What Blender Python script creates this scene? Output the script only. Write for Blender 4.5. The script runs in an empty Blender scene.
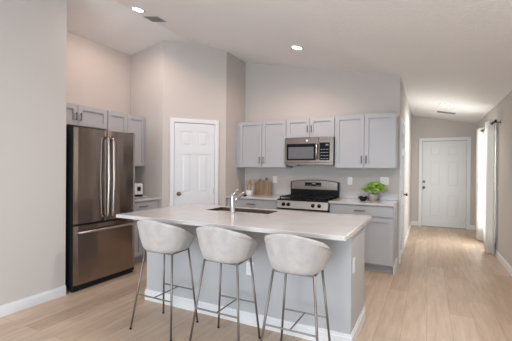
import bpy, bmesh, math, random
from mathutils import Vector, Matrix
random.seed(4)
S = bpy.context.scene
COL = S.collection
PI = math.pi

# ------------------------------------------------------------------ camera
yaw, pit, rol = math.radians(-26.99), math.radians(-0.277), math.radians(0.472)
F = Vector((math.sin(yaw) * math.cos(pit), math.cos(yaw) * math.cos(pit), math.sin(pit)))
R = Vector((math.cos(yaw), -math.sin(yaw), 0))
U = R.cross(F)
Rc = R * math.cos(rol) + U * math.sin(rol)
Uc = U * math.cos(rol) - R * math.sin(rol)
cam = bpy.data.cameras.new('camera')
camo = bpy.data.objects.new('camera', cam)
COL.objects.link(camo)
M = Matrix((Rc, Uc, -F)).transposed().to_4x4()
M.translation = Vector((0, 0, 1.35))
camo.matrix_world = M
cam.sensor_fit = 'HORIZONTAL'
cam.sensor_width = 36
cam.lens = 338.4 / 512 * 36
cam.clip_start = 0.05
S.camera = camo

# ------------------------------------------------------------------ world, daylight, exposure
w = bpy.data.worlds.new('sky')
S.world = w
w.use_nodes = True
nt = w.node_tree
nt.nodes.clear()
sky = nt.nodes.new('ShaderNodeTexSky')
sky.sky_type = 'HOSEK_WILKIE'
sky.turbidity = 4
bg = nt.nodes.new('ShaderNodeBackground')
bg.inputs[1].default_value = 1.0
wo = nt.nodes.new('ShaderNodeOutputWorld')
nt.links.new(sky.outputs[0], bg.inputs[0])
nt.links.new(bg.outputs[0], wo.inputs[0])


def area(name, loc, rot, sx, sy, e, col):
    l = bpy.data.lights.new(name, 'AREA')
    l.shape = 'RECTANGLE'
    l.size, l.size_y, l.energy, l.color = sx, sy, e, col
    o = bpy.data.objects.new(name, l)
    o.location, o.rotation_euler = loc, rot
    COL.objects.link(o)
    return o


# fill at the added rear doors and side window; daylight at the hall window
area('fill_rear', (-1.2, -3.72, 1.15), (PI / 2, 0, 0), 3.6, 2.1, 200, (0.80, 0.90, 1.0))
area('fill_side', (0.93, -1.2, 1.25), (PI / 2, 0, PI / 2), 2.2, 1.9, 58, (0.62, 0.82, 1.0))
area('daylight_hall', (0.966, 7.22, 1.15), (PI / 2, 0, PI / 2), 0.98, 1.8, 36, (0.97, 1.0, 0.98))
LAMP_W = 50
LAMP_COL = (1.0, 0.77, 0.68)
S.view_settings.view_transform = 'Standard'
S.view_settings.look = 'None'
S.view_settings.gamma = 1
S.view_settings.use_curve_mapping = False
S.view_settings.exposure = 0.06

# ------------------------------------------------------------------ materials
MAT = {}


def mat(name, col, rough=0.5, metal=0.0, noise=0.0, nscale=8.0, bump=0.0, bscale=60.0, stretch=(1, 1, 1), **kw):
    if name in MAT:
        return MAT[name]
    m = bpy.data.materials.new(name)
    m.use_nodes = True
    n, l = m.node_tree.nodes, m.node_tree.links
    b = n['Principled BSDF']
    b.inputs['Base Color'].default_value = (*col, 1)
    b.inputs['Roughness'].default_value = rough
    b.inputs['Metallic'].default_value = metal
    for k, v in kw.items():
        b.inputs[k.replace('_', ' ')].default_value = v
    tc = n.new('ShaderNodeTexCoord')
    mp = n.new('ShaderNodeMapping')
    mp.inputs['Scale'].default_value = stretch
    l.new(tc.outputs['Object'], mp.inputs[0])
    if noise:
        t = n.new('ShaderNodeTexNoise')
        t.inputs['Scale'].default_value = nscale
        t.inputs['Detail'].default_value = 5
        r = n.new('ShaderNodeValToRGB')
        r.color_ramp.elements[0].position = 0.3
        r.color_ramp.elements[1].position = 0.7
        r.color_ramp.elements[0].color = (*[c * (1 - noise) for c in col], 1)
        r.color_ramp.elements[1].color = (*[min(1, c * (1 + noise)) for c in col], 1)
        l.new(mp.outputs[0], t.inputs[0])
        l.new(t.outputs[0], r.inputs[0])
        l.new(r.outputs[0], b.inputs['Base Color'])
    if bump:
        t2 = n.new('ShaderNodeTexNoise')
        t2.inputs['Scale'].default_value = bscale
        t2.inputs['Detail'].default_value = 4
        bp = n.new('ShaderNodeBump')
        bp.inputs['Strength'].default_value = bump
        bp.inputs['Distance'].default_value = 0.01
        l.new(mp.outputs[0], t2.inputs[0])
        l.new(t2.outputs[0], bp.inputs['Height'])
        l.new(bp.outputs[0], b.inputs['Normal'])
    MAT[name] = m
    return m


WALL = mat('wall_paint', (0.55, 0.512, 0.482), 0.85, bump=0.05, bscale=90)
CEIL = mat('ceiling_paint', (0.87, 0.855, 0.84), 0.95, bump=0.35, bscale=38)
TRIM = mat('white_trim_paint', (0.74, 0.745, 0.755), 0.4, bump=0.02)
DOORP = mat('white_door_paint', (0.70, 0.715, 0.735), 0.4, bump=0.02)
CAB = mat('cabinet_paint', (0.43, 0.432, 0.448), 0.42, bump=0.02)
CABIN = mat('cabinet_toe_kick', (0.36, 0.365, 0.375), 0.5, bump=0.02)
ISL = mat('island_paint', (0.47, 0.475, 0.485), 0.5, bump=0.03)
QUARTZ = mat('quartz', (0.57, 0.54, 0.53), 0.12, noise=0.05, nscale=5)
STEEL = mat('stainless_steel', (0.34, 0.285, 0.255), 0.16, 1.0, noise=0.04, nscale=30, stretch=(1, 1, 0.02))
STEEL_D = mat('brushed_steel_dim_reflection', (0.23, 0.195, 0.17), 0.3, 1.0, noise=0.04, nscale=30, stretch=(0.02, 1, 1))  # darkened copy of the brushed steel; dimmer reflections put into its colour
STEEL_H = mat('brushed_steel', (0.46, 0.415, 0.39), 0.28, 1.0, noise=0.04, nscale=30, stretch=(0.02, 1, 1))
NICKEL = mat('brushed_nickel', (0.62, 0.60, 0.57), 0.3, 1.0, noise=0.03, nscale=40)
PULL = mat('pull_metal', (0.20, 0.18, 0.17), 0.4, 1.0, noise=0.03, nscale=40)
CHROME = mat('polished_chrome', (0.75, 0.74, 0.73), 0.15, 1.0, noise=0.02, nscale=20)
FAUC = mat('faucet_metal', (0.50, 0.485, 0.47), 0.3, 1.0, noise=0.02, nscale=20)
LEG = mat('grey_leg_metal', (0.27, 0.24, 0.225), 0.45, 0.9, noise=0.03, nscale=30)
BLACK = mat('black_enamel', (0.012, 0.012, 0.013), 0.25, noise=0.1, nscale=30, Specular_IOR_Level=0.12)
MBLACK = mat('matte_black', (0.016, 0.016, 0.016), 0.6, noise=0.1, nscale=30, Specular_IOR_Level=0.15)
GLASSB = mat('dark_glass', (0.010, 0.010, 0.012), 0.08, noise=0.05, nscale=10, Specular_IOR_Level=0.12)
WINMESH = mat('oven_window_mesh', (0.15, 0.15, 0.16), 0.4, noise=0.06, nscale=200, Specular_IOR_Level=0.15)
SCREEN = mat('display_grey', (0.22, 0.25, 0.27), 0.3, noise=0.2, nscale=60)
PLASTIC = mat('white_plastic', (0.80, 0.80, 0.79), 0.4, bump=0.01)
CERAMIC = mat('white_ceramic', (0.84, 0.83, 0.82), 0.2, bump=0.01)
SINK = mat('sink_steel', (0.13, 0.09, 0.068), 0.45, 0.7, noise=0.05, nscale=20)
GREYV = mat('vent_metal', (0.30, 0.30, 0.29), 0.6, bump=0.02)
DKIN = mat('vent_dark', (0.03, 0.03, 0.03), 0.9, bump=0.02)
WOOD_A = mat('oak_board', (0.36, 0.23, 0.13), 0.55, noise=0.35, nscale=5, stretch=(6, 1, 0.2))
WOOD_B = mat('walnut_board', (0.29, 0.185, 0.105), 0.55, noise=0.35, nscale=5, stretch=(6, 1, 0.2))
WOOD_D = mat('acacia_board', (0.27, 0.185, 0.115), 0.55, noise=0.4, nscale=5, stretch=(7, 1, 0.2))
WOOD_C = mat('beech_spoon', (0.36, 0.245, 0.14), 0.55, noise=0.2, nscale=15, stretch=(4, 4, 0.6))
FABRIC = mat('ivory_fabric', (0.465, 0.435, 0.415), 0.85, noise=0.12, nscale=14, bump=0.15, bscale=120, Sheen_Weight=0.25)
WEAVE = mat('woven_pot', (0.42, 0.39, 0.34), 0.6, noise=0.3, nscale=60, bump=0.4, bscale=80)
LEAF = mat('fresh_leaf', (0.36, 0.62, 0.07), 0.5, noise=0.35, nscale=14)
SOIL = mat('potting_soil', (0.05, 0.035, 0.02), 0.95, noise=0.3, nscale=50, bump=0.5)
BRASSK = mat('dark_bronze', (0.22, 0.18, 0.14), 0.35, 1.0, noise=0.05, nscale=20)

tg = STEEL.node_tree.nodes.new('ShaderNodeTangent')
tg.direction_type = 'RADIAL'; tg.axis = 'Z'
STEEL.node_tree.links.new(tg.outputs[0], STEEL.node_tree.nodes['Principled BSDF'].inputs['Tangent'])
STEEL.node_tree.nodes['Principled BSDF'].inputs['Anisotropic'].default_value = 0.85
STEEL.node_tree.nodes['Principled BSDF'].inputs['Anisotropic Rotation'].default_value = 0.25

# curtain cloth: a translucent white weave
m = bpy.data.materials.new('sheer_white_cloth')
m.use_nodes = True
n, l = m.node_tree.nodes, m.node_tree.links
n.remove(n['Principled BSDF'])
d_, t_, x_ = n.new('ShaderNodeBsdfDiffuse'), n.new('ShaderNodeBsdfTranslucent'), n.new('ShaderNodeMixShader')
nz = n.new('ShaderNodeTexNoise'); nz.inputs['Scale'].default_value = 150
rp = n.new('ShaderNodeValToRGB')
rp.color_ramp.elements[0].color = (0.90, 0.89, 0.87, 1); rp.color_ramp.elements[1].color = (0.95, 0.94, 0.92, 1)
l.new(nz.outputs[0], rp.inputs[0]); l.new(rp.outputs[0], d_.inputs[0]); l.new(rp.outputs[0], t_.inputs[0])
x_.inputs[0].default_value = 0.35
l.new(d_.outputs[0], x_.inputs[1]); l.new(t_.outputs[0], x_.inputs[2])
l.new(x_.outputs[0], n['Material Output'].inputs[0])
CLOTH = m

# wood plank floor: planks run along Y
m = bpy.data.materials.new('oak_plank_floor')
m.use_nodes = True
n, l = m.node_tree.nodes, m.node_tree.links
b = n['Principled BSDF']
tc = n.new('ShaderNodeTexCoord')
mp = n.new('ShaderNodeMapping'); mp.inputs['Rotation'].default_value = (0, 0, PI / 2)
l.new(tc.outputs['Object'], mp.inputs[0])
br = n.new('ShaderNodeTexBrick')
br.offset = 0.37
br.inputs['Scale'].default_value = 1
br.inputs['Brick Width'].default_value = 1.22
br.inputs['Row Height'].default_value = 0.19
br.inputs['Mortar Size'].default_value = 0.0022
br.inputs['Mortar Smooth'].default_value = 0.3
br.inputs['Color1'].default_value = (0.46, 0.335, 0.24, 1)
br.inputs['Color2'].default_value = (0.57, 0.445, 0.345, 1)
br.inputs['Mortar'].default_value = (0.39, 0.28, 0.195, 1)
l.new(mp.outputs[0], br.inputs[0])
m2 = n.new('ShaderNodeMapping'); m2.inputs['Scale'].default_value = (7, 0.7, 1)
l.new(tc.outputs['Object'], m2.inputs[0])
ng = n.new('ShaderNodeTexNoise'); ng.inputs['Scale'].default_value = 3.0; ng.inputs['Detail'].default_value = 8
ng.inputs['Roughness'].default_value = 0.65
l.new(m2.outputs[0], ng.inputs[0])
rg = n.new('ShaderNodeValToRGB')
rg.color_ramp.elements[0].position = 0.3; rg.color_ramp.elements[0].color = (0.78, 0.76, 0.74, 1)
rg.color_ramp.elements[1].position = 0.7; rg.color_ramp.elements[1].color = (1.1, 1.1, 1.1, 1)
l.new(ng.outputs[0], rg.inputs[0])
mx = n.new('ShaderNodeMix'); mx.data_type = 'RGBA'; mx.blend_type = 'MULTIPLY'
mx.inputs['Factor'].default_value = 1
l.new(br.outputs['Color'], mx.inputs['A']); l.new(rg.outputs[0], mx.inputs['B'])
l.new(mx.outputs['Result'], b.inputs['Base Color'])
b.inputs['Roughness'].default_value = 0.42
FLOOR = m


def emis(name, col, s):
    m = bpy.data.materials.new(name)
    m.use_nodes = True
    b = m.node_tree.nodes['Principled BSDF']
    b.inputs['Base Color'].default_value = (*col, 1)
    b.inputs['Emission Color'].default_value = (*col, 1)
    b.inputs['Emission Strength'].default_value = s
    return m


GLOW = emis('lamp_lens', (1, 0.93, 0.86), 14)
m = bpy.data.materials.new('window_glass')
m.use_nodes = True
b = m.node_tree.nodes['Principled BSDF']
b.inputs['Base Color'].default_value = (1, 1, 1, 1)
b.inputs['Transmission Weight'].default_value = 1
b.inputs['Roughness'].default_value = 0.02
b.inputs['IOR'].default_value = 1.1
GLASS = m


# ------------------------------------------------------------------ mesh helpers
class MB:
    def __init__(s):
        s.b = bmesh.new()

    def box(s, x0, x1, y0, y1, z0, z1):
        v = [s.b.verts.new(p) for p in ((x0, y0, z0), (x1, y0, z0), (x1, y1, z0), (x0, y1, z0),
                                        (x0, y0, z1), (x1, y0, z1), (x1, y1, z1), (x0, y1, z1))]
        for f in ((3, 2, 1, 0), (4, 5, 6, 7), (0, 1, 5, 4), (1, 2, 6, 5), (2, 3, 7, 6), (3, 0, 4, 7)):
            s.b.faces.new([v[i] for i in f])
        return s

    def tube(s, pts, r, seg=12, cap=True):
        pts = [Vector(p) for p in pts]
        rs = r if isinstance(r, (list, tuple)) else [r] * len(pts)
        rings = []
        prev = None
        for i, p in enumerate(pts):
            if i == 0:
                d = pts[1] - p
            elif i == len(pts) - 1:
                d = p - pts[i - 1]
            else:
                d = (pts[i + 1] - p).normalized() + (p - pts[i - 1]).normalized()
            d.normalize()
            if prev is None:
                a = Vector((0, 0, 1)) if abs(d.z) < 0.9 else Vector((1, 0, 0))
                u = d.cross(a).normalized()
            else:
                u = (prev - d * prev.dot(d)).normalized()
            prev = u
            v = d.cross(u)
            rings.append([s.b.verts.new(p + (u * math.cos(2 * PI * k / seg) + v * math.sin(2 * PI * k / seg)) * rs[i]) for k in range(seg)])
        for a, c in zip(rings, rings[1:]):
            for k in range(seg):
                s.b.faces.new((a[k], a[(k + 1) % seg], c[(k + 1) % seg], c[k]))
        if cap:
            s.b.faces.new(rings[0][::-1]); s.b.faces.new(rings[-1])
        return s

    def lathe(s, prof, cx=0, cy=0, seg=32, axis='z', wob=None):
        rings = []
        for r, h in prof:
            ring = []
            for k in range(seg):
                a = 2 * PI * k / seg
                x, y = r * math.cos(a), r * math.sin(a)
                if axis == 'z':
                    p = (cx + x, cy + y, h)
                elif axis == 'y':
                    p = (cx + x, h, cy + y)
                else:
                    p = (h, cx + x, cy + y)
                ring.append(s.b.verts.new(p))
            rings.append(ring)
        for a, c in zip(rings, rings[1:]):
            for k in range(seg):
                s.b.faces.new((a[k], a[(k + 1) % seg], c[(k + 1) % seg], c[k]))
        if prof[0][0] > 1e-6: s.b.faces.new(rings[0][::-1])
        if prof[-1][0] > 1e-6: s.b.faces.new(rings[-1])
        return s

    def prism(s, poly, z0, z1):
        """vertical prism; z0 / z1 numbers or functions of x"""
        g = lambda z, x: z(x) if callable(z) else z
        lo = [s.b.verts.new((x, y, g(z0, x))) for x, y in poly]
        hi = [s.b.verts.new((x, y, g(z1, x))) for x, y in poly]
        n = len(poly)
        s.b.faces.new(lo[::-1]); s.b.faces.new(hi)
        for k in range(n):
            s.b.faces.new((lo[k], lo[(k + 1) % n], hi[(k + 1) % n], hi[k]))
        return s

    def plate(s, poly, y0, y1):
        """prism of an x-z outline between two depths y0 and y1"""
        a = [s.b.verts.new((x, y0, z)) for x, z in poly]
        c = [s.b.verts.new((x, y1, z)) for x, z in poly]
        n = len(poly)
        s.b.faces.new(a); s.b.faces.new(c[::-1])
        for k in range(n):
            s.b.faces.new((a[(k + 1) % n], a[k], c[k], c[(k + 1) % n]))
        return s

    def build(s, name, material, parent=None, bevel=0, smooth=False, sub=0, seg=2, solid=0, label=None):
        bmesh.ops.remove_doubles(s.b, verts=s.b.verts, dist=1e-6)
        bmesh.ops.recalc_face_normals(s.b, faces=s.b.faces)
        me = bpy.data.meshes.new(name)
        s.b.to_mesh(me)
        s.b.free()
        me.materials.append(material)
        if smooth:
            me.polygons.foreach_set('use_smooth', [True] * len(me.polygons))
        o = bpy.data.objects.new(name, me)
        COL.objects.link(o)
        if parent: o.parent = parent
        if solid:
            q = o.modifiers.new('s', 'SOLIDIFY'); q.thickness = solid; q.offset = 0
        if bevel:
            q = o.modifiers.new('b', 'BEVEL'); q.width = bevel; q.segments = seg; q.limit_method = 'ANGLE'; q.angle_limit = 0.7
        if sub:
            q = o.modifiers.new('u', 'SUBSURF'); q.levels = sub; q.render_levels = sub
        if smooth == 'auto':
            pass
        if label: o['label'] = label
        return o


def tag(o, label, cat, group=None, kind=None):
    o['label'] = label
    o['category'] = cat
    if group: o['group'] = group
    if kind: o['kind'] = kind
    return o


def thing(name, label, cat, loc=(0, 0, 0), rz=0, group=None, kind=None):
    o = bpy.data.objects.new(name, None)
    o.empty_display_size = 0.1
    COL.objects.link(o)
    o.location = loc
    o.rotation_euler = (0, 0, rz)
    return tag(o, label, cat, group, kind)


def kids(o):
    return [c for c in bpy.data.objects if c.parent == o]


def dup(o, loc, label, rz=None):
    r = o.copy(); COL.objects.link(r); r.location = loc; r['label'] = label
    if rz is not None: r.rotation_euler = (0, 0, rz)
    for c in kids(o):
        d = c.copy(); COL.objects.link(d); d.parent = r
        for g in kids(c):
            e = g.copy(); COL.objects.link(e); e.parent = d
    return r


# ------------------------------------------------------------------ the setting
XR, YB, YH, XH = 0.976, 5.26, 9.17, -0.37        # right wall, kitchen back wall, hall end, hall left wall
RX, RZ, SL = -3.296, 3.309, 0.208                # ridge of the vaulted ceiling
XF, YF, XL, YP = -3.42, 2.28, -4.2, 3.866       # near left wall, its end, alcove back, pantry side
PB, PC = (-3.54, 3.866), (-2.9, 4.62)            # pantry diagonal
YR = -3.8


def cz(x):
    return RZ - SL * (x - RX) if x > RX else RZ + SL * (x - RX)


def st(mb, name, material, label, cat='wall', **k):
    return tag(mb.build(name, material, **k), label, cat, kind='structure')


st(MB().box(-4.4, XR + 0.14, YR - 0.14, YH + 0.14, -0.1, 0), 'floor', FLOOR, 'light oak plank floor running down the hall', 'floor')
c = MB()
for x0, x1 in ((-4.4, RX), (RX, XR + 0.14)):
    c.prism([(x0, YR - 0.14), (x1, YR - 0.14), (x1, YH + 0.14), (x0, YH + 0.14)], cz, lambda x: cz(x) + 0.15)
bmesh.ops.delete(c.b, geom=[f for f in c.b.faces if abs(f.normal.x) > 0.99 and abs(f.calc_center_median().x - RX) < 0.01], context='FACES')
st(c, 'ceiling', CEIL, 'white textured vaulted ceiling sloping down to the hall', 'ceiling')


def wall(name, poly, label, z0=0.0, z1=None, material=None):
    return st(MB().prism(poly, z0, z1 or cz), name, material or WALL, label)


def rect(x0, x1, y0, y1):
    if x0 < RX < x1:
        return [(x0, y0), (RX, y0), (x1, y0), (x1, y1), (RX, y1), (x0, y1)]
    return [(x0, y0), (x1, y0), (x1, y1), (x0, y1)]


wall('wall_left', [(XF - 0.14, YR), (XF, YR), (XF, YF), (-4.34, YF), (-4.34, YF - 0.12), (XF - 0.14, YF - 0.12)],
     'near grey wall on the left ending beside the refrigerator')
wall('wall_alcove', rect(XL - 0.14, XL, YF, YP + 0.12), 'beige wall above the refrigerator and its cabinets')
# pantry box: side wall, diagonal (crossed by the ridge), return wall
dv = Vector((PC[0] - PB[0], PC[1] - PB[1])).normalized()
nv = Vector((-dv.y, dv.x)) * 0.1
k = (RX - PB[0]) / (PC[0] - PB[0])
PR = (RX, PB[1] + k * (PC[1] - PB[1]))
wall('wall_pantry', [(XL, YP), PB, PR, PC, (PC[0], YB), (PC[0] - 0.1, YB), (PC[0] - 0.1, PC[1] + 0.05),
                     (RX, PR[1] + 0.14), (PB[0] - 0.05, YP + 0.1), (XL, YP + 0.1)],
     'beige angled pantry wall around the white pantry door')
wall('wall_back', [(PC[0] - 0.1, YB), (XH, YB), (XH, YB + 0.12), (PC[0] - 0.1, YB + 0.12)], 'beige kitchen wall behind the range and wall cabinets')
wall('wall_hall_left', [(XH - 0.12, YB + 0.12), (XH, YB + 0.12), (XH, YH), (XH - 0.12, YH)], 'pale left wall of the hall beyond the kitchen corner')
wall('wall_hall_end', [(XH - 0.12, YH), (XR, YH), (XR, YH + 0.12), (XH - 0.12, YH + 0.12)], 'beige wall around the front door at the hall end')
# right wall with the hall window behind the curtains and an added side window behind the camera
WY0, WY1, WZ0, WZ1 = 6.73, 7.72, 0.25, 2.03
SY0, SY1, SZ0, SZ1 = -2.3, -0.1, 0.3, 2.15
rw = MB()
rw.box(XR, XR + 0.12, YR, SY0, 0, 2.42).box(XR, XR + 0.12, SY1, WY0, 0, 2.42).box(XR, XR + 0.12, WY1, YH + 0.12, 0, 2.42)
for a, b_, z0, z1 in ((SY0, SY1, SZ0, SZ1), (WY0, WY1, WZ0, WZ1)):
    rw.box(XR, XR + 0.12, a, b_, 0, z0).box(XR, XR + 0.12, a, b_, z1, 2.42)
st(rw, 'wall_right', WALL, 'long beige right wall carrying the white curtains')
# rear wall with added glass doors behind the camera, for fill light
rr = MB()
GX0, GX1, GZ = -3.0, 0.6, 2.2
rr.prism(rect(XF - 0.14, GX0, YR - 0.12, YR), 0, cz)
rr.prism(rect(GX1, XR + 0.12, YR - 0.12, YR), 0, lambda x: cz(x) - 0.03)
rr.prism(rect(GX0, GX1, YR - 0.12, YR), GZ, cz)
st(rr, 'wall_rear', WALL, 'rear wall behind the camera with added wide glass doors')


def window(name, label, y0, y1, z0, z1, x, along='y', mid=True):
    t = thing(name, label, 'window', (x, (y0 + y1) / 2, z0), 0 if along == 'y' else PI / 2, kind='structure')
    h, L = z1 - z0, (y1 - y0) / 2
    f = MB()
    f.box(0.03, 0.08, -L, L, 0, 0.05).box(0.03, 0.08, -L, L, h - 0.05, h)
    f.box(0.03, 0.08, -L, -L + 0.05, 0, h).box(0.03, 0.08, L - 0.05, L, 0, h)
    if mid: f.box(0.03, 0.08, -L, L, h / 2 - 0.02, h / 2 + 0.02)
    f.build('window_frame', TRIM, t)
    MB().box(0.052, 0.058, -L + 0.045, L - 0.045, 0.045, h - 0.045).build('window_pane', GLASS, t)
    return t


window('window_1', 'hall window behind the white curtains', WY0, WY1, WZ0, WZ1, XR)
window('added_window_side', 'added unseen side window behind the camera', SY0, SY1, SZ0, SZ1, XR)  # unseen window added to go with the side fill light
t = thing('added_window_rear', 'added unseen wide rear glass doors behind the camera', 'window', ((GX0 + GX1) / 2, YR, 0), kind='structure')  # unseen doors added to go with the rear fill light
f = MB(); L = (GX1 - GX0) / 2
f.box(-L, L, -0.09, -0.03, 0, 0.05).box(-L, L, -0.09, -0.03, GZ - 0.05, GZ)
for x in (-L, -L / 3 - 0.03, L / 3 - 0.03, L - 0.06): f.box(x, x + 0.06, -0.09, -0.03, 0, GZ)
f.build('window_frame', TRIM, t)
MB().box(-L + 0.03, L - 0.03, -0.063, -0.057, 0.03, GZ - 0.03).build('window_pane', GLASS, t)


# baseboards: thin prisms along a wall, with a stepped top
def baseboard(name, pts, label, h=0.10, t=0.014):
    """pts: polyline seen with the room on its right-hand side"""
    mb = MB()
    for (ax, ay), (bx, by) in zip(pts, pts[1:]):
        d = Vector((bx - ax, by - ay)).normalized()
        nn = Vector((d.y, -d.x))
        for tt, z0, z1 in ((t, 0, h - 0.02), (t * 0.6, h - 0.02, h)):
            mb.prism([(ax, ay), (bx, by), (bx + nn.x * tt, by + nn.y * tt), (ax + nn.x * tt, ay + nn.y * tt)], z0, z1)
    return st(mb, name, TRIM, label, 'baseboard')


baseboard('baseboard_left', [(XF, YR), (XF, YF)], 'white baseboard along the near left wall')
baseboard('baseboard_right', [(XR, YH), (XR, YR)], 'white baseboard along the right wall under the curtains')
baseboard('baseboard_hall_left', [(XH, 6.14), (XH, YH)], 'white baseboard along the far left hall wall')
baseboard('baseboard_hall_end', [(XH + 0.015, YH), (-0.20, YH)], 'short white baseboard left of the front door')
baseboard('baseboard_hall_corner', [(0.86, YH), (XR - 0.015, YH)], 'short white baseboard right of the front door')


# ------------------------------------------------------------------ doors: local x = width, front faces -y, origin at the wall plane
def door(name, label, w, h, loc, rz, casing=0.075, cols=2):
    t = thing(name, label, 'door', loc, rz, kind='structure')
    f = MB()
    for x in (-w / 2 - casing - 0.005, w / 2 + 0.005):
        f.box(x, x + casing, -0.022, 0, 0, h + 0.01)
    f.box(-w / 2 - casing - 0.005, w / 2 + casing + 0.005, -0.022, 0, h + 0.01, h + 0.01 + casing)
    f.build('door_frame', TRIM, t, bevel=0.004)
    g = MB()
    g.box(-w / 2 - 0.004, w / 2 + 0.004, -0.0015, 0, 0.001, h + 0.008)
    g.build('door_gap', MBLACK, t)
    lf = MB()
    z0 = 0.012
    lf.box(-w / 2, w / 2, -0.007, -0.002, z0, h)
    s = 0.125 * w / 0.762
    mid = 0.10 * w / 0.762
    rails = [(z0, 0.24), (0.80, 0.97), (1.57, 1.69), (h - 0.12, h)]
    for x0, x1 in ((-w / 2, -w / 2 + s), (-mid / 2, mid / 2), (w / 2 - s, w / 2)):
        lf.box(x0, x1, -0.017, -0.007, z0, h)
    for a, b_ in rails:
        for x0, x1 in ((-w / 2 + s, -mid / 2), (mid / 2, w / 2 - s)):
            lf.box(x0, x1, -0.017, -0.007, a, b_)
    for (_, a), (b_, _) in zip(rails, rails[1:]):
        for x0, x1 in ((-w / 2 + s, -mid / 2), (mid / 2, w / 2 - s)):
            e, q = 0.022, 0.045
            o = [(x0 + e, a + e), (x1 - e, a + e), (x1 - e, b_ - e), (x0 + e, b_ - e)]
            i = [(x0 + q, a + q), (x1 - q, a + q), (x1 - q, b_ - q), (x0 + q, b_ - q)]
            vo = [lf.b.verts.new((x, -0.007, z)) for x, z in o]
            vi = [lf.b.verts.new((x, -0.0135, z)) for x, z in i]
            lf.b.faces.new(vi)
            for k in range(4):
                lf.b.faces.new((vo[k], vo[(k + 1) % 4], vi[(k + 1) % 4], vi[k]))
    leaf = lf.build('door_leaf', DOORP, t)
    return t


def knob(t, x, z, name='door_knob', r=0.028, material=BRASSK):
    MB().lathe([(0.031, -0.017), (0.031, -0.021), (0.011, -0.024), (0.011, -0.045), (r * 0.8, -0.05), (r, -0.063), (r * 0.75, -0.076), (0.0, -0.08)],
               x, z, 24, 'y').build(name, material, t, smooth=True)


def hinges(t, x, zs, m=NICKEL):
    for z in zs:
        MB().box(x - 0.016, x + 0.010, -0.024, -0.012, z - 0.045, z + 0.045).tube([(x - 0.002, -0.026, z - 0.05), (x - 0.002, -0.026, z + 0.05)], 0.006, 8).build('hinge', m, t)


d1 = door('door_1', 'white six-panel front door at the end of the hall', 0.914, 2.045, (0.327, YH, 0), 0)
knob(d1, -0.42, 0.93); 
MB().lathe([(0.03, -0.017), (0.03, -0.026), (0.024, -0.034), (0.0, -0.034)], -0.42, 1.075, 24, 'y').build('deadbolt', BRASSK, d1, smooth=True)
hinges(d1, 0.457, (0.25, 1.02, 1.8))
MB().box(-0.457, 0.457, -0.05, 0, 0.0, 0.011).build('door_threshold', GREYV, d1)
ang = math.atan2(dv.y, dv.x)
dc = Vector(PB) + dv * 0.487
d2 = door('door_2', 'white six-panel pantry door on the angled wall', 0.622, 2.04, (dc.x, dc.y, 0), ang, casing=0.06)
knob(d2, -0.245, 0.965)
hinges(d2, 0.311, (0.25, 1.0, 1.86))
d3 = door('door_3', 'white six-panel door in the left hall wall past the kitchen corner', 0.70, 2.04, (XH, 5.70, 0), PI / 2, casing=0.07)
knob(d3, 0.285, 0.955)
hinges(d3, -0.35, (0.25, 1.0, 1.8))


# ------------------------------------------------------------------ cabinets: local front faces -y, back at y = 0, x centred
def pull(parent, x, z, y, vertical=True, L=0.11, name='handle'):
    mb = MB()
    if vertical:
        mb.tube([(x, y - 0.028, z - L / 2), (x, y - 0.028, z + L / 2)], 0.007, 8)
        for s in (-1, 1): mb.tube([(x, y, z + s * L * 0.36), (x, y - 0.028, z + s * L * 0.36)], 0.0045, 8)
    else:
        mb.tube([(x - L / 2, y - 0.028, z), (x + L / 2, y - 0.028, z)], 0.007, 8)
        for s in (-1, 1): mb.tube([(x + s * L * 0.36, y, z), (x + s * L * 0.36, y - 0.028, z)], 0.0045, 8)
    return mb.build(name, PULL, parent)


def shaker(parent, x0, x1, z0, z1, y, name='door', rail=0.057):
    g = 0.0035
    x0, x1, z0, z1 = x0 + g, x1 - g, z0 + g, z1 - g
    mb = MB()
    mb.box(x0, x1, y - 0.006, y, z0, z1)
    mb.box(x0, x0 + rail, y - 0.021, y - 0.006, z0, z1).box(x1 - rail, x1, y - 0.021, y - 0.006, z0, z1)
    mb.box(x0 + rail, x1 - rail, y - 0.021, y - 0.006, z0, z0 + rail).box(x0 + rail, x1 - rail, y - 0.021, y - 0.006, z1 - rail, z1)
    return mb.build(name, CAB, parent)


def upper(name, label, w, h, depth, loc, rz, two=True, pull_z='low', filler=(0, 0)):
    t = thing(name, label, 'cabinet', loc, rz, group=None)
    yb = -(depth - 0.02)
    MB().box(-w / 2, w / 2, yb, 0, 0, h).build('cabinet_body', CAB, t)
    x0, x1 = -w / 2 + filler[0], w / 2 - filler[1]
    xm = (x0 + x1) / 2
    for s, a, b_ in ((-1, x0, xm), (1, xm, x1)):
        dr = shaker(t, a + (0.004 if s < 0 else 0), b_ - (0.004 if s > 0 else 0), 0.004, h - 0.004, yb)
        pull(dr, xm + s * 0.032, 0.12 if h > 0.5 else h / 2 - 0.02, yb - 0.02, L=0.11 if h > 0.5 else 0.10)
    return t


DU = 0.328
xa, xb, xc, xd = -2.897, -1.988, -1.226, -0.392
upper('wall_cabinet', 'grey two-door wall cabinet left of the microwave above the cutting boards', xb - xa, 0.762, DU, ((xa + xb) / 2, YB, 1.372), 0, filler=(0.065, 0))
upper('wall_cabinet', 'short grey two-door wall cabinet above the microwave', xc - xb, 0.304, DU, ((xb + xc) / 2, YB, 1.83), 0)
upper('wall_cabinet', 'grey two-door wall cabinet above the potted plant near the hall', xd - xc, 0.762, DU, ((xc + xd) / 2, YB, 1.372), 0)
upper('wall_cabinet', 'short grey wall cabinet directly above the refrigerator', 0.873, 0.27, 0.32, (XL, 2.7385, 1.864), PI / 2)
upper('wall_cabinet', 'tall grey two-door wall cabinet between refrigerator and pantry wall', 0.683, 0.762, 0.32, (XL, 3.5175, 1.372), PI / 2)


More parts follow.
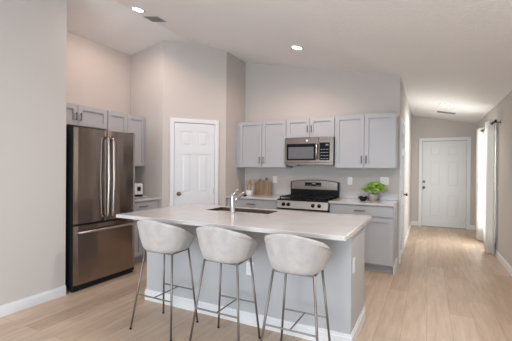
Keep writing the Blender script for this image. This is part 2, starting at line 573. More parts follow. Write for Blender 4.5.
def base(name, label, w, depth, loc, rz, ndoors=2, h=0.884):
    t = thing(name, label, 'cabinet', loc, rz)
    yb = -(depth - 0.02)
    MB().box(-w / 2, w / 2, yb, -0.025, 0.10, h).build('cabinet_body', CAB, t)
    MB().box(-w / 2, w / 2, yb + 0.06, -0.025, 0.0, 0.10).build('toe_kick', CABIN, t)
    g = 0.0025
    x0, x1 = -w / 2 + 0.006, w / 2 - 0.006
    dw = MB().box(x0 + g, x1 - g, yb - 0.02, yb, 0.735, h - 0.012).build('drawer', CAB, t, bevel=0.003)
    pull(dw, 0, 0.805, yb - 0.02, False, 0.14)
    for k in range(ndoors):
        a, b_ = x0 + (x1 - x0) * k / ndoors, x0 + (x1 - x0) * (k + 1) / ndoors
        dr = shaker(t, a, b_, 0.115, 0.725, yb)
        pull(dr, (b_ - 0.035) if k == 0 else (a + 0.035), 0.62, yb - 0.02)
    return t


DB = 0.60
base('base_cabinet', 'grey base cabinet left of the range under the cutting boards', xb - xa, DB, ((xa + xb) / 2, YB, 0), 0)
t = base('base_cabinet', 'grey base cabinet right of the range under the potted plant', xd - xc, DB, ((xc + xd) / 2, YB, 0), 0)
q = (xd - xc) / 2
MB().box(q, q + 0.012, -DB + 0.02, -0.025, 0, 0.085).box(q, q + 0.007, -DB + 0.02, -0.025, 0.085, 0.10).build('end_baseboard', TRIM, t, label='white baseboard on the cabinet end')
base('base_cabinet', 'grey base cabinet between refrigerator and pantry wall', 0.64, DB, (XL, 3.54, 0), PI / 2)


def worktop(name, label, x0, x1, depth, loc, rz, splash=True):
    t = thing(name, label, 'worktop', loc, rz)
    MB().box(x0, x1, -depth, 0, 0, 0.03).build('slab', QUARTZ, t, bevel=0.003)
    if splash:
        MB().box(x0, x1, -0.02, 0, 0.03, 0.13).build('backsplash', QUARTZ, t, bevel=0.003)
    return t


worktop('worktop', 'white quartz worktop left of the range', (xa - xb) / 2, (xb - xa) / 2, 0.635, ((xa + xb) / 2, YB, 0.884), 0)
worktop('worktop', 'white quartz worktop right of the range under the potted plant', (xc - xd) / 2, (xd - xc) / 2 + 0.012, 0.635, ((xc + xd) / 2, YB, 0.884), 0)
worktop('worktop', 'white quartz worktop beside the refrigerator under the coffee maker', -0.335, 0.325, 0.635, (XL, 3.54, 0.884), PI / 2)

# ------------------------------------------------------------------ island
IX0, IX1, IY0, IY1 = -2.57, -0.51, 2.59, 3.20
t = thing('kitchen_island', 'light grey panelled kitchen island with white baseboard in front of the stools', 'island', ((IX0 + IX1) / 2, IY0, 0))
hw = (IX1 - IX0) / 2
ib = MB()
ib.box(-hw, hw, 0, 0.10, 0, 0.882)                       # knee wall
ib.box(-hw, -hw + 0.03, 0.10, 0.60, 0, 0.882).box(hw - 0.03, hw, 0.10, 0.60, 0, 0.882)
ib.box(-hw + 0.03, hw - 0.03, 0.52, 0.60, 0.10, 0.882)   # cabinet fronts on the kitchen side
ib.box(-hw + 0.03, hw - 0.03, 0.10, 0.56, 0.0, 0.10)
ib.build('island_body', ISL, t)
bb = MB()
for tt, z0, z1 in ((0.014, 0, 0.085), (0.009, 0.085, 0.108)):
    bb.box(-hw - tt, hw + tt, -tt, 0, z0, z1).box(-hw - tt, -hw, 0, 0.60, z0, z1).box(hw, hw + tt, 0, 0.60, z0, z1)
bb.build('island_baseboard', TRIM, t)
cm = MB()
cm.box(-hw - 0.012, hw + 0.012, -0.012, 0.0, 0.85, 0.884).box(hw, hw + 0.012, 0, 0.60, 0.85, 0.884).box(-hw - 0.012, -hw, 0, 0.60, 0.85, 0.884)
cm.build('top_moulding', TRIM, t, bevel=0.004)
for k in range(3):
    a = -hw + 0.05 + k * (2 * hw - 0.1) / 3
    q = (2 * hw - 0.1) / 3
    mb = MB().box(a + 0.004, a + q - 0.004, 0.60, 0.618, 0.12, 0.87)
    mb.build('island_door', CAB, t, bevel=0.003)

SX0, SX1, SY_0, SY_1 = -2.09, -1.37, 2.92, 3.25
sl = MB()
xs, ys = [-2.595, SX0, SX1, -0.474], [2.22, SY_0, SY_1, 3.34]
zt, zb = 0.916, 0.884
V = {}
for zi, z in enumerate((zb, zt)):
    for i, x in enumerate(xs):
        for j, y in enumerate(ys):
            V[i, j, zi] = sl.b.verts.new((x + 1.53, y - 2.78, z - zb))
for i in range(3):
    for j in range(3):
        if (i, j) == (1, 1): continue
        sl.b.faces.new((V[i, j, 1], V[i + 1, j, 1], V[i + 1, j + 1, 1], V[i, j + 1, 1]))
        sl.b.faces.new((V[i, j, 0], V[i, j + 1, 0], V[i + 1, j + 1, 0], V[i + 1, j, 0]))
def side(a, b_): sl.b.faces.new((V[(*a, 0)], V[(*b_, 0)], V[(*b_, 1)], V[(*a, 1)]))
for k in range(3):
    side((k, 0), (k + 1, 0)); side((k + 1, 3), (k, 3)); side((3, k), (3, k + 1)); side((0, k + 1), (0, k))
side((1, 1), (1, 2)); side((2, 2), (2, 1)); side((1, 2), (2, 2)); side((2, 1), (1, 1))
o = sl.build('island_worktop', QUARTZ, bevel=0.004)
o.location = (-1.53, 2.78, zb)
tag(o, 'large white quartz island worktop with the sink cut into it', 'worktop')

# sink: an open steel basin hung under the cut-out
t = thing('kitchen_sink', 'undermount stainless sink set into the island worktop', 'sink', ((SX0 + SX1) / 2, (SY_0 + SY_1) / 2, 0.68))
sw, sd = (SX1 - SX0) / 2, (SY_1 - SY_0) / 2
mb = MB()
k = 0.012
g = 0.001
mb.box(-sw + g, sw - g, -sd + g, sd - g, 0, k)
hz = 0.234
mb.box(-sw + g, -sw + k, -sd + g, sd - g, k, hz).box(sw - k, sw - g, -sd + g, sd - g, k, hz)
mb.box(-sw + k, sw - k, -sd + g, -sd + k, k, hz).box(-sw + k, sw - k, sd - k, sd - g, k, hz)
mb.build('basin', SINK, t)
MB().lathe([(0.045, 0.0121), (0.045, 0.015), (0.02, 0.0155), (0.0, 0.0145)], 0, 0, 24).build('drain', CHROME, t, smooth=True)

# faucet
t = thing('kitchen_faucet', 'chrome single-lever faucet standing at the sink edge on the island', 'faucet', (-1.715, 2.865, 0.916))
MB().lathe([(0.028, 0), (0.028, 0.006), (0.0245, 0.012), (0.023, 0.15), (0.0235, 0.162), (0.018, 0.175), (0, 0.177)], 0, 0, 24).build('faucet_body', FAUC, t, smooth=True)
MB().tube([(0, 0.005, 0.10), (0.01, 0.06, 0.135), (0.025, 0.13, 0.17), (0.03, 0.165, 0.185), (0.031, 0.185, 0.182), (0.032, 0.192, 0.168)],
          [0.016, 0.0165, 0.0165, 0.017, 0.0175, 0.018], 14).build('spout', FAUC, t, smooth=True)
MB().tube([(0.032, 0.191, 0.171), (0.033, 0.196, 0.150)], [0.0185, 0.017], 14).build('spray_head', MBLACK, t, label='dark spray head')
MB().tube([(0, 0, 0.172), (0.008, 0.02, 0.19), (0.022, 0.075, 0.235)], [0.010, 0.009, 0.008], 10).build('lever', FAUC, t, smooth=True)

# ------------------------------------------------------------------ refrigerator (local front -y, rotated to face +x)
t = thing('refrigerator', 'stainless french-door refrigerator standing at the end of the near left wall', 'refrigerator', (XL + 0.03, 2.765, 0), PI / 2)
W, D = 0.426, 0.812           # half width, front of the doors at y = -D
MB().box(-W, W, -D + 0.031, 0, 0.03, 1.77).build('refrigerator_body', MBLACK, t, bevel=0.004)


def bowed(x0, x1, z0, z1, y, bow, th=0.018, n=10):
    """door panel with a slightly bowed front"""
    mb = MB()
    fr, bk = [], []
    for i in range(n + 1):
        u = i / n
        x = x0 + (x1 - x0) * u
        e = 0.012 * (max(0, abs(u - 0.5) * 2 - 0.85) / 0.15) ** 2
        yy = y - bow * (1 - (2 * u - 1) ** 2) + e
        fr.append((mb.b.verts.new((x, yy, z0)), mb.b.verts.new((x, yy, z1))))
        bk.append((mb.b.verts.new((x, y + th, z0)), mb.b.verts.new((x, y + th, z1))))
    for A in (fr, bk):
        for p, q in zip(A, A[1:]): mb.b.faces.new((p[0], q[0], q[1], p[1]))
    for i in range(n):
        for s in (0, 1): mb.b.faces.new((fr[i][s], fr[i + 1][s], bk[i + 1][s], bk[i][s]))
    for i in (0, n): mb.b.faces.new((fr[i][0], fr[i][1], bk[i][1], bk[i][0]))
    return mb


zg = 0.725
YD_ = -D + 0.012
gl = bowed(-W, -0.003, zg + 0.012, 1.785, YD_, 0.010).build('door', STEEL, t, smooth=False)
gr = bowed(0.003, W, zg + 0.012, 1.785, YD_, 0.010).build('door', STEEL, t)
fz = bowed(-W, W, 0.075, zg - 0.012, YD_, 0.012, n=18).build('freezer_drawer', STEEL, t)
for par, x in ((gl, -0.035), (gr, 0.035)):
    za, zb_ = 0.77, 1.70
    mb = MB().tube([(x, YD_ - 0.008, za), (x, YD_ - 0.045, za + 0.015), (x, YD_ - 0.055, za + 0.06), (x, YD_ - 0.068, (za + zb_) / 2),
                    (x, YD_ - 0.055, zb_ - 0.06), (x, YD_ - 0.045, zb_ - 0.015), (x, YD_ - 0.008, zb_)], 0.0135, 12)
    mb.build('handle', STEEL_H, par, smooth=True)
zh = 0.648
mb = MB().tube([(-0.39, YD_, zh), (-0.39, YD_ - 0.055, zh), (-0.2, YD_ - 0.068, zh), (0.2, YD_ - 0.068, zh), (0.39, YD_ - 0.055, zh), (0.39, YD_, zh)], 0.0135, 12)
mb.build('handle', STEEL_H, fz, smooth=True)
MB().box(-W + 0.01, W - 0.01, -D + 0.04, -D + 0.075, 0.0, 0.07).build('base_grille', MBLACK, t)
for s in (-1, 1):
    MB().box(s * 0.39 - 0.03, s * 0.39 + 0.03, -D + 0.03, -D + 0.16, 1.77, 1.797).build('hinge_cover', MBLACK, t, bevel=0.004)
    MB().tube([(s * 0.38, -0.1, 0), (s * 0.38, -0.1, 0.03)], 0.02, 10).build('foot', MBLACK, t)
mb = MB().box(0.32, 0.38, YD_ - 0.0075, YD_ - 0.003, 0.80, 0.813); mb.build('badge', CHROME, gr)

# ------------------------------------------------------------------ range (local front -y, back at 0)
t = thing('gas_range', 'stainless gas range with black cooktop below the microwave', 'range', ((xb + xc) / 2, YB - 0.003, 0))
hw = 0.379
yf = -0.655
MB().box(-hw, hw, yf + 0.045, -0.01, 0.03, 0.90).build('range_body', MBLACK, t)
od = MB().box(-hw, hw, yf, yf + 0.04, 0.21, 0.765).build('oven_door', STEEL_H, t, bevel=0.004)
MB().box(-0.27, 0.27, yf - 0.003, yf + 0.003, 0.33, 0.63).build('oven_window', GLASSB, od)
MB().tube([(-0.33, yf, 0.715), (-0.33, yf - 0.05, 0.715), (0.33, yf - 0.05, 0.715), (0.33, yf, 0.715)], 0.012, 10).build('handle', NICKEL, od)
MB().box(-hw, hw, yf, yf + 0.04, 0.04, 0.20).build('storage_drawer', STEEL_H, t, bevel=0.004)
mb = MB()
v = [(yf - 0.012, 0.785), (yf + 0.012, 0.892), (yf + 0.06, 0.892), (yf + 0.06, 0.785)]
a = [mb.b.verts.new((-hw, y, z)) for y, z in v]; c = [mb.b.verts.new((hw, y, z)) for y, z in v]
mb.b.faces.new(a); mb.b.faces.new(c[::-1])
for k in range(4): mb.b.faces.new((a[k], a[(k + 1) % 4], c[(k + 1) % 4], c[k]))
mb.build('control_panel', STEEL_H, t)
MB().box(-hw - 0.001, hw + 0.001, yf - 0.006, yf + 0.05, 0.766, 0.784).build('panel_trim', BLACK, t)
for x in (-0.28, -0.205, 0.165, 0.255):
    kb = MB().lathe([(0.027, yf + 0.004), (0.027, yf - 0.008), (0.022, yf - 0.012), (0.019, yf - 0.035), (0.0, yf - 0.037)], x, 0.838, 20, 'y').build('knob', BLACK, t, smooth=True)
MB().box(-hw, hw, yf - 0.008, -0.09, 0.893, 0.912).build('cooktop', BLACK, t, bevel=0.006)
for gx in (-0.19, 0.19):
    g = MB()
    x0, x1, y0, y1 = gx - 0.17, gx + 0.17, yf + 0.05, -0.12
    for x in (x0, gx, x1 - 0.012): g.box(x, x + 0.012, y0, y1, 0.936, 0.948)
    for y in (y0, y0 + (y1 - y0) / 3, y0 + 2 * (y1 - y0) / 3, y1 - 0.012): g.box(x0, x1, y, y + 0.012, 0.936, 0.948)
    for x in (x0, x1 - 0.012):
        for y in (y0, y1 - 0.012): g.box(x, x + 0.012, y, y + 0.012, 0.911, 0.937)
    g.build('grate', MBLACK, t)
    for by in (yf + 0.16, -0.23):
        MB().lathe([(0.05, 0.9115), (0.048, 0.922), (0.034, 0.924), (0.034, 0.93), (0, 0.931)], gx, by, 20).build('burner', MBLACK, t, smooth=True)
bgd = [(-hw - 0.012, 0.915)] + [(x, 1.155 + 0.03 * (1 - (x / hw) ** 2)) for x in [-hw - 0.012 + (2 * hw + 0.024) * i / 14 for i in range(15)]] + [(hw + 0.012, 0.915)]
MB().plate(bgd[::-1], -0.085, -0.01).build('backguard', BLACK, t, bevel=0.005)
pn = [(-hw + 0.008, 1.035)] + [(x, 1.147 + 0.03 * (1 - (x / hw) ** 2)) for x in [-hw + 0.008 + (2 * hw - 0.016) * i / 14 for i in range(15)]] + [(hw - 0.008, 1.035)]
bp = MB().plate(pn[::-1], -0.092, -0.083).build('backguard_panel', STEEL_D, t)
dp = MB().box(-0.145, 0.12, -0.0945, -0.091, 1.083, 1.143).build('display', GLASSB, t)
MB().box(-0.03, 0.03, -0.0955, -0.0943, 1.115, 1.132).build('clock_display', SCREEN, dp)
for k in range(5):
    MB().box(-0.13 + k * 0.02, -0.118 + k * 0.02, -0.0955, -0.0943, 1.095, 1.101).build('key', SCREEN, dp)
    MB().box(0.04 + k * 0.015, 0.05 + k * 0.015, -0.0955, -0.0943, 1.095, 1.101).build('key', SCREEN, dp)
for x in (-0.34, 0.34):
    for y in (-0.56, -0.06): MB().tube([(x, y, 0), (x, y, 0.03)], 0.018, 10).build('foot', MBLACK, t)

# ------------------------------------------------------------------ microwave
t = thing('microwave_oven', 'stainless over-the-range microwave under the short wall cabinet', 'microwave', ((xb + xc) / 2, YB - 0.003, 1.42))
hw, hh, yf = 0.379, 0.408, -0.385
MB().box(-hw, hw, yf + 0.03, 0, 0.0, hh).build('microwave_body', MBLACK, t)
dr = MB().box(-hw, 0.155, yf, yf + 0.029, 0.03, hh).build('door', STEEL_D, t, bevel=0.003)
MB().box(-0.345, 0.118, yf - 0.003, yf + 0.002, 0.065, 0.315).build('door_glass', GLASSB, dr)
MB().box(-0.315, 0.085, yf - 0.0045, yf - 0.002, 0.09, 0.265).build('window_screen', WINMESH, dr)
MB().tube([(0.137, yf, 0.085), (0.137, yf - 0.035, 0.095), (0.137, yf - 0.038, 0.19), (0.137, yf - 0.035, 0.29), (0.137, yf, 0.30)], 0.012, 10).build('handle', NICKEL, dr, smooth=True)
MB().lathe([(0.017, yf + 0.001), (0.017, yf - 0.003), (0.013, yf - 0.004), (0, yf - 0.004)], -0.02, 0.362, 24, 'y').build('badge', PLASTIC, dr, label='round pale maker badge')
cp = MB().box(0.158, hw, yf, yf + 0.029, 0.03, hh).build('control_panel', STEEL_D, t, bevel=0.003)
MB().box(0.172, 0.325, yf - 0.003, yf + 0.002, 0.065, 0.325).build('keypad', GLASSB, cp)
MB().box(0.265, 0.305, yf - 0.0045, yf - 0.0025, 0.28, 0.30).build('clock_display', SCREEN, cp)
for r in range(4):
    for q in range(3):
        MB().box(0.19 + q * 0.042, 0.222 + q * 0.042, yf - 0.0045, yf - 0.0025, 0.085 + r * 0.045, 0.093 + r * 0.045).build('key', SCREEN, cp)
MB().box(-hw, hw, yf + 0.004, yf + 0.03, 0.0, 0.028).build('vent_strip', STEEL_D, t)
MB().box(-0.34, -0.19, yf + 0.04, yf + 0.16, -0.018, 0).build('grease_filter', GREYV, t)


# ------------------------------------------------------------------ bar stools (local front +y)
def shell_mesh():
    mb = MB()
    N = 48
    def rim(a):          # a = 0 at the front, pi at the back
        q = (1 - math.cos(a)) / 2
        return 0.050 + 0.222 * (q ** 0.85)
    def rad(a, u):       # horizontal radius at fraction u of the height
        e = 3.0
        bx, by = 0.158 + 0.062 * u ** 0.55, 0.150 + 0.048 * u ** 0.55
        if math.cos(a) < 0: by += 0.02 * u
        s_, c_ = abs(math.sin(a)), abs(math.cos(a))
        return ((s_ / bx) ** e + (c_ / by) ** e) ** (-1 / e)
    rows = []
    us = [0, 0.02, 0.08, 0.2, 0.4, 0.6, 0.8, 0.94, 1.0]
    for u in us:                                    # outside, going up
        row = []
        for k in range(N):
            a = 2 * PI * k / N
            r = rad(a, u) * (0.80 if u == 0 else 0.93 if u == 0.02 else 1)
            z = rim(a) * (u if u > 0.02 else u * 0.2)
            row.append((r * math.sin(a), r * math.cos(a), z))
        rows.append(row)
    for u in (1.0, 0.9, 0.6, 0.34):                 # inside, going down to the seat
        row = []
        for k in range(N):
            a = 2 * PI * k / N
            th = 0.042 if u < 1 else 0.022
            r = rad(a, u) - th
            z = max(rim(a) * u, 0.045) + (0.008 if u == 1.0 else 0)
            row.append((r * math.sin(a), r * math.cos(a), z))
        rows.append(row)
    for q, z in ((0.75, 0.052), (0.4, 0.056)):
        rows.append([(x * q, y * q, z) for x, y, _ in rows[len(us) + 3]])
    vs = [[mb.b.verts.new(p) for p in r] for r in rows]
    for A, B in zip(vs, vs[1:]):
        for k in range(N): mb.b.faces.new((A[k], A[(k + 1) % N], B[(k + 1) % N], B[k]))
    mb.b.faces.new(vs[0][::-1]); mb.b.faces.new(vs[-1])
    return mb


def make_stool(label, loc):
    t = thing('bar_stool', label, 'stool', loc, group='bar stools along the island')
    zs = 0.658
    sh = shell_mesh().build('seat_shell', FABRIC, t, smooth=True, sub=1)
    sh.location = (0, 0.0, zs)
    pip = MB()
    N = 48
    pts = []
    for k in range(N + 1):
        a = 2 * PI * k / N
        q = (1 - math.cos(a)) / 2
        u = 0.90
        e = 3.0
        bx, by = 0.158 + 0.062 * u ** 0.55, 0.150 + 0.048 * u ** 0.55
        if math.cos(a) < 0: by += 0.02 * u
        r = ((abs(math.sin(a)) / bx) ** e + (abs(math.cos(a)) / by) ** e) ** (-1 / e) + 0.0005
        pts.append((r * math.sin(a), r * math.cos(a), (0.050 + 0.222 * q ** 0.85) * u))
    pp = pip.tube(pts, 0.0028, 6).build('piping', FABRIC, sh, smooth=True)
    tops = [(-0.145, -0.10), (0.145, -0.10), (0.135, 0.12), (-0.135, 0.12)]
    feet = [(-0.222, -0.185), (0.212, -0.185), (0.190, 0.185), (-0.200, 0.185)]
    at = lambda k, z: Vector((*tops[k], 0)).lerp(Vector((*feet[k], 0)), (zs - z) / zs) + Vector((0, 0, z))
    for k in range(4):
        MB().tube([at(k, zs - 0.002), at(k, 0.012)], 0.0085, 10).build('leg', LEG, t, smooth=True)
        MB().tube([at(k, 0.012), at(k, 0.0)], 0.0095, 10).build('foot_cap', MBLACK, t)
    fr = MB()
    for k in range(4): fr.tube([at(k, zs - 0.006), at((k + 1) % 4, zs - 0.006)], 0.007, 8)
    fr.build('seat_frame', LEG, t)
    zb_ = 0.29
    for a, b_ in ((0, 1), (3, 2)):
        MB().tube([at(a, zb_), at(b_, zb_)], 0.0065, 8).build('footrest_bar', LEG, t)
    MB().tube([(at(0, zb_) + at(1, zb_)) / 2, (at(3, zb_) + at(2, zb_)) / 2], 0.005, 8).build('stretcher', LEG, t)
    return t


s1 = make_stool('ivory upholstered bar stool nearest the refrigerator at the left end of the island', (-1.985, 2.23, 0))
dup(s1, (-1.375, 2.23, 0), 'ivory upholstered bar stool in the middle of the three at the island')
dup(s1, (-0.80, 2.23, 0), 'ivory upholstered bar stool at the right end of the island nearest the hall')

# ------------------------------------------------------------------ wall plates
def plate(name, label, loc, rz, w=0.072, gangs=1, kind='outlet'):
    t = thing(name, label, kind, loc, rz)
    w2 = w / 2
    MB().box(-w2, w2, -0.006, 0, -0.058, 0.058).build('cover_plate', PLASTIC, t, bevel=0.003)
    for g in range(gangs):
        x = (g - (gangs - 1) / 2) * 0.046
        if kind == 'outlet':
            for z in (-0.022, 0.022): MB().box(x - 0.016, x + 0.016, -0.008, -0.005, z - 0.014, z + 0.014).build('socket', TRIM, t, bevel=0.003)
        else:
            MB().box(x - 0.016, x + 0.016, -0.009, -0.005, -0.033, 0.033).build('rocker', TRIM, t, bevel=0.002)


plate('wall_outlet', 'white outlet on the kitchen wall right of the cutting boards', (-2.316, YB, 1.172), 0)
plate('wall_outlet', 'white outlet on the kitchen wall just right of the range', (-1.065, YB, 1.178), 0)
plate('light_switch', 'white double switch plate above the potted plant', (-0.57, YB, 1.19), 0, 0.118, 2, 'switch')
plate('island_outlet', 'white outlet on the right end panel of the island', (IX1, 2.68, 0.61), PI / 2)
plate('island_outlet', 'white outlet on the island front behind the middle stool', (-1.37, IY0, 0.487), 0)

# ------------------------------------------------------------------ things on the back worktop
ZW = 0.914
t = thing('utensil_crock', 'small white ceramic crock holding wooden spoons', 'crock', (-2.64, 4.94, ZW))
MB().lathe([(0.0, 0), (0.052, 0), (0.058, 0.006), (0.060, 0.07), (0.061, 0.078), (0.056, 0.079), (0.054, 0.07), (0.051, 0.01), (0, 0.01)], 0, 0, 28).build('crock_wall', CERAMIC, t, smooth=True)
for lab, dx, dy, tx, ty, L, wd in (('wooden spoon leaning left in the white crock', -0.018, 0.0, -0.030, 0.02, 0.215, 0.036),
                                   ('tallest wooden spoon standing in the middle of the white crock', 0.0, 0.018, 0.005, 0.04, 0.25, 0.038),
                                   ('wooden spoon leaning right in the white crock', 0.018, 0.0, 0.036, 0.01, 0.23, 0.034)):
    t = thing('wooden_spoon', lab, 'spoon', (-2.64 + dx, 4.94 + dy, ZW + 0.011), group='utensils in the white crock')
    top = Vector((tx, ty, L))
    dirv = top.normalized()
    MB().tube([(0, 0, 0), top * 0.72], [0.005, 0.006], 8).build('handle', WOOD_C, t, smooth=True)
    # flattened bowl
    mb = MB()
    rows = []
    sidev = Vector((1, 0, 0)) - dirv * dirv.x
    sidev.normalize()
    thk = dirv.cross(sidev)
    for i in range(9):
        u = i / 8
        p = top * (0.68 + 0.34 * u)
        wv = wd * math.sin(PI * (0.08 + 0.84 * u)) ** 0.7
        rows.append([mb.b.verts.new(p + sidev * wv * math.cos(2 * PI * k / 10) + thk * 0.006 * math.sin(2 * PI * k / 10)) for k in range(10)])
    for A, B in zip(rows, rows[1:]):
        for k in range(10): mb.b.faces.new((A[k], A[(k + 1) % 10], B[(k + 1) % 10], B[k]))
    mb.b.faces.new(rows[0][::-1]); mb.b.faces.new(rows[-1])
    mb.build('bowl', WOOD_C, t, smooth=True)


def board(label, xc, w, h, y, hx, hh, hw_, material):
    """a board leaning against the backsplash, handle tab at hx"""
    t = thing('cutting_board', label, 'cutting board', (xc, y, ZW + 0.0005), group='wooden cutting boards')
    pts = [(-w / 2, 0), (w / 2, 0), (w / 2, h - 0.015), (w / 2 - 0.015, h)]
    mb = MB().plate([(-w / 2, 0), (w / 2, 0), (w / 2, h - 0.012), (w / 2 - 0.012, h), (-w / 2 + 0.012, h), (-w / 2, h - 0.012)], -0.018, 0)
    a = mb.build('board', material, t, bevel=0.003)
    parts = [a]
    if hh:
        r = hw_ / 2
        out = [(hx - r, h - 0.002), (hx + r, h - 0.002)] + [(hx + r * math.cos(PI * k / 8), h + hh - r + r * math.sin(PI * k / 8)) for k in range(9)]
        parts.append(MB().plate(out, -0.018, 0).build('board_handle', material, t, bevel=0.003))
    t.rotation_euler = (math.radians(-7), 0, 0)
    return t


board('short plain wooden cutting board at the left of the leaning boards', -2.575, 0.18, 0.20, 5.19, 0, 0, 0, WOOD_B)
board('mid-height wooden cutting board with handle leaning between two others', -2.545, 0.15, 0.225, 5.165, -0.02, 0.045, 0.034, WOOD_A)
board('wide wooden cutting board with handle at the front right of the leaning boards', -2.445, 0.21, 0.235, 5.14, 0.01, 0.055, 0.036, WOOD_D)

# potted plant
t = thing('potted_plant', 'bright green leafy plant in a woven silver-beige pot on the worktop', 'plant', (-0.695, 5.02, ZW))
MB().lathe([(0, 0), (0.046, 0), (0.05, 0.005), (0.058, 0.05), (0.062, 0.098), (0.058, 0.10), (0.055, 0.09), (0.05, 0.085), (0, 0.085)], 0, 0, 28).build('pot', WEAVE, t, smooth=True)
MB().lathe([(0.052, 0.0851), (0.05, 0.088), (0, 0.09)], 0, 0, 20).build('soil', SOIL, t)
mb, stm = MB(), MB()
for i in range(120):
    az = random.uniform(0, 2 * PI)
    el = random.uniform(-0.15, 1.35)
    rr_ = random.uniform(0.6, 1.0)
    p = Vector((0.145 * math.cos(az) * math.cos(el) * rr_ + 0.02, 0.10 * math.sin(az) * math.cos(el) * rr_, 0.135 + 0.125 * math.sin(el) * rr_))
    if i % 8 == 0: stm.tube([(0, 0, 0.085), p * 0.5 + Vector((0, 0, 0.05)), p], 0.002, 6)
    out = Vector((math.cos(az), math.sin(az), random.uniform(-0.3, 0.5))).normalized()
    sd_ = out.cross(Vector((0, 0, 1))).normalized()
    up = sd_.cross(out)
    L_, w_ = random.uniform(0.04, 0.06), random.uniform(0.020, 0.028)
    ctr = [p + out * L_ * u + up * (0.012 * math.sin(PI * u) - 0.012 * u) for u in (0, 0.3, 0.65, 1.0)]
    ws = [0.004, w_, w_ * 0.85, 0.001]
    lv = [mb.b.verts.new(c_ + sd_ * q + up * 0.006) for c_, q in zip(ctr, ws)]
    cv = [mb.b.verts.new(c_) for c_ in ctr]
    rv = [mb.b.verts.new(c_ - sd_ * q + up * 0.006) for c_, q in zip(ctr, ws)]
    for k in range(3):
        mb.b.faces.new((lv[k], cv[k], cv[k + 1], lv[k + 1])); mb.b.faces.new((cv[k], rv[k], rv[k + 1], cv[k + 1]))
mb.build('foliage', LEAF, t, smooth=True, solid=0.0012)
stm.build('stem', LEAF, t, smooth=True)

# black scalloped bowl
mb = MB()
N = 36
rows = []
for r, z in ((0.0, 0.0), (0.032, 0.0), (0.045, 0.012), (0.060, 0.035), (0.066, 0.058), (0.061, 0.058), (0.052, 0.036), (0.04, 0.016), (0.0, 0.010)):
    rows.append([(r * math.cos(2 * PI * k / N), r * math.sin(2 * PI * k / N), z + (0.010 * math.cos(6 * 2 * PI * k / N) * (z / 0.058) ** 2 if z > 0.02 else 0)) for k in range(N)])
vs = [[mb.b.verts.new(p) for p in r] for r in rows]
for A, B in zip(vs, vs[1:]):
    for k in range(N): mb.b.faces.new([A[k], A[(k + 1) % N], B[(k + 1) % N], B[k]])
o = mb.build('decorative_bowl', MBLACK, smooth=True)
o.location = (-0.815, 4.92, ZW)
tag(o, 'small black bowl with a wavy rim left of the plant pot', 'bowl')

# coffee maker on a plate
o = MB().lathe([(0, 0), (0.10, 0), (0.135, 0.008), (0.14, 0.014), (0.134, 0.014), (0.10, 0.007), (0, 0.007)], 0, 0, 36).build('serving_plate', CERAMIC, smooth=True)
o.location = (-3.85, 3.69, ZW)
tag(o, 'flat white plate under the coffee maker', 'plate')
t = thing('coffee_maker', 'small white coffee maker on the worktop beside the refrigerator', 'coffee maker', (-3.86, 3.69, ZW + 0.0075), math.radians(45))
MB().box(-0.075, 0.075, -0.08, 0.08, 0.0, 0.035).build('drip_base', MBLACK, t, bevel=0.006)
MB().box(-0.075, 0.075, -0.08, 0.08, 0.036, 0.19).build('housing', PLASTIC, t, bevel=0.012)
MB().box(0.0, 0.05, -0.083, -0.078, 0.09, 0.15).build('screen', MBLACK, t)
MB().box(-0.06, 0.06, -0.06, 0.07, 0.189, 0.197).build('lid', PLASTIC, t, bevel=0.003)


# ------------------------------------------------------------------ curtains
def curtain(label, y0, y1, xc, amp, n, z0, z1):
    t = thing('curtain', label, 'curtain', (xc, (y0 + y1) / 2, z0), group='white curtain panels on the hall rod')
    mb = MB()
    N = n * 16
    H = z1 - z0
    rows = []
    for j in range(7):
        v = j / 6
        row = []
        for i in range(N + 1):
            u = i / N
            a = amp * (1.0 - 0.15 * v)
            row.append(mb.b.verts.new((a * math.sin(2 * PI * n * u + 0.4) + 0.004 * math.sin(9 * u + 3 * v), (u - 0.5) * (y1 - y0) * (1.0 + 0.04 * (1 - v)), H * v)))
        rows.append(row)
    for A, B in zip(rows, rows[1:]):
        for i in range(N): mb.b.faces.new((A[i], A[i + 1], B[i + 1], B[i]))
    mb.build('cloth', CLOTH, t, smooth=True, solid=0.003)
    for k in range(2 * n):
        u = (k + 0.5) / (2 * n)
        y = (u - 0.5) * (y1 - y0)
        ring = [(0.020 * math.cos(2 * PI * q / 16), y, H - 0.06 + 0.020 * math.sin(2 * PI * q / 16)) for q in range(17)]
        MB().tube(ring, 0.004, 6).build('grommet', MBLACK, t)


XC = 0.90
curtain('white grommet curtain panel nearest the camera on the right wall', 6.46, 6.90, XC - 0.01, 0.05, 2, 0.025, 2.165)
curtain('white grommet curtain panel nearest the front door on the right wall', 7.60, 8.02, XC, 0.056, 3, 0.025, 2.165)
t = thing('curtain_rod', 'black curtain rod carrying the two white panels', 'curtain rod', (XC, 7.2, 2.105))
MB().tube([(0, -0.98, 0), (0, 0.98, 0)], 0.011, 12).build('rod', MBLACK, t, smooth=True)
for s in (-1, 1):
    MB().lathe([(0.0, -0.02), (0.012, -0.016), (0.016, 0.0), (0.012, 0.016), (0.0, 0.02)], 0, 0, 16).build('finial', MBLACK, t, smooth=True).location = (0, s * 0.995, 0)
    MB().box(0.0, XR - XC, s * 0.93 - 0.008, s * 0.93 + 0.008, -0.02, -0.008).box(XR - XC - 0.006, XR - XC, s * 0.93 - 0.008, s * 0.93 + 0.008, -0.03, 0.01).build('bracket', MBLACK, t)

# ------------------------------------------------------------------ ceiling lamps and vents
tilt = math.atan(SL)


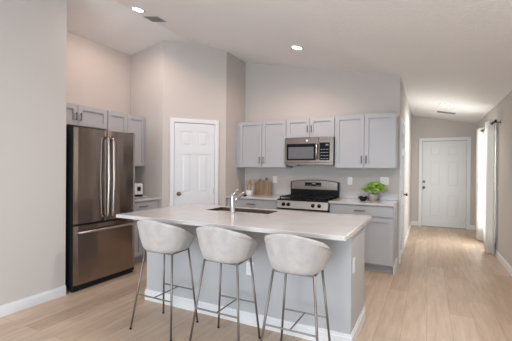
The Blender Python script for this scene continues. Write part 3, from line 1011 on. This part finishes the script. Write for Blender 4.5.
def lamp(label, x, y, col=LAMP_COL, k=1.0):
    t = thing('recessed_light', label, 'ceiling light', (x, y, cz(x)), group='recessed ceiling lights')
    t.rotation_euler = (0, tilt if x > RX else -tilt, 0)
    MB().lathe([(0.062, 0.0), (0.062, -0.004), (0.078, -0.010), (0.092, -0.006), (0.094, 0.0)], 0, 0, 36).build('trim_ring', TRIM, t, smooth=True)
    MB().lathe([(0.061, -0.001), (0.061, -0.005), (0.0, -0.006)], 0, 0, 36).build('lens', GLOW, t)
    l = bpy.data.lights.new('lamp_light', 'SPOT')
    l.energy, l.color, l.spot_size, l.spot_blend, l.shadow_soft_size = LAMP_W * k, col, math.radians(165), 0.6, 0.06
    o = bpy.data.objects.new('lamp_light', l)
    o.location = (0, 0, -0.03)
    o.parent = t
    COL.objects.link(o)


lamp('lit recessed ceiling light beside the vent above the refrigerator', -3.18, 3.03)
lamp('lit recessed ceiling light above the range side of the island', -1.55, 4.2)
lamp('lit recessed ceiling light in the hall before the front door', 0.26, 7.21, (1.0, 0.94, 0.84))

lamp('added recessed ceiling light out of view, filling the right side of the room', 0.30, 2.4, (1.0, 0.97, 0.94), 2.2)  # added out of view to brighten curtains, right wall and floor
lamp('added recessed ceiling light out of view, filling the left side of the room', -1.2, 0.2, (1.0, 0.97, 0.94))  # added out of view to brighten the stool side of the island


def vent(label, x, y, sx, sy):
    t = thing('ceiling_vent', label, 'vent', (x, y, cz(x)))
    t.rotation_euler = (0, tilt, 0)
    f = MB()
    f.box(-sx, sx, -sy, -sy + 0.015, -0.008, 0).box(-sx, sx, sy - 0.015, sy, -0.008, 0).box(-sx, -sx + 0.015, -sy, sy, -0.008, 0).box(sx - 0.015, sx, -sy, sy, -0.008, 0)
    f.build('frame', GREYV, t)
    MB().box(-sx + 0.014, sx - 0.014, -sy + 0.014, sy - 0.014, -0.002, -0.0005).build('backing', DKIN, t)
    n = int(2 * sy / 0.022)
    for k in range(n):
        y0 = -sy + 0.015 + k * (2 * sy - 0.03) / n
        MB().box(-sx + 0.015, sx - 0.015, y0, y0 + 0.007, -0.007, -0.003).build('slat', GREYV, t)


vent('grey ceiling vent beside the light above the refrigerator', -3.18, 3.32, 0.12, 0.08)
vent('grey ceiling vent beyond the hall light', 0.32, 8.08, 0.17, 0.085)
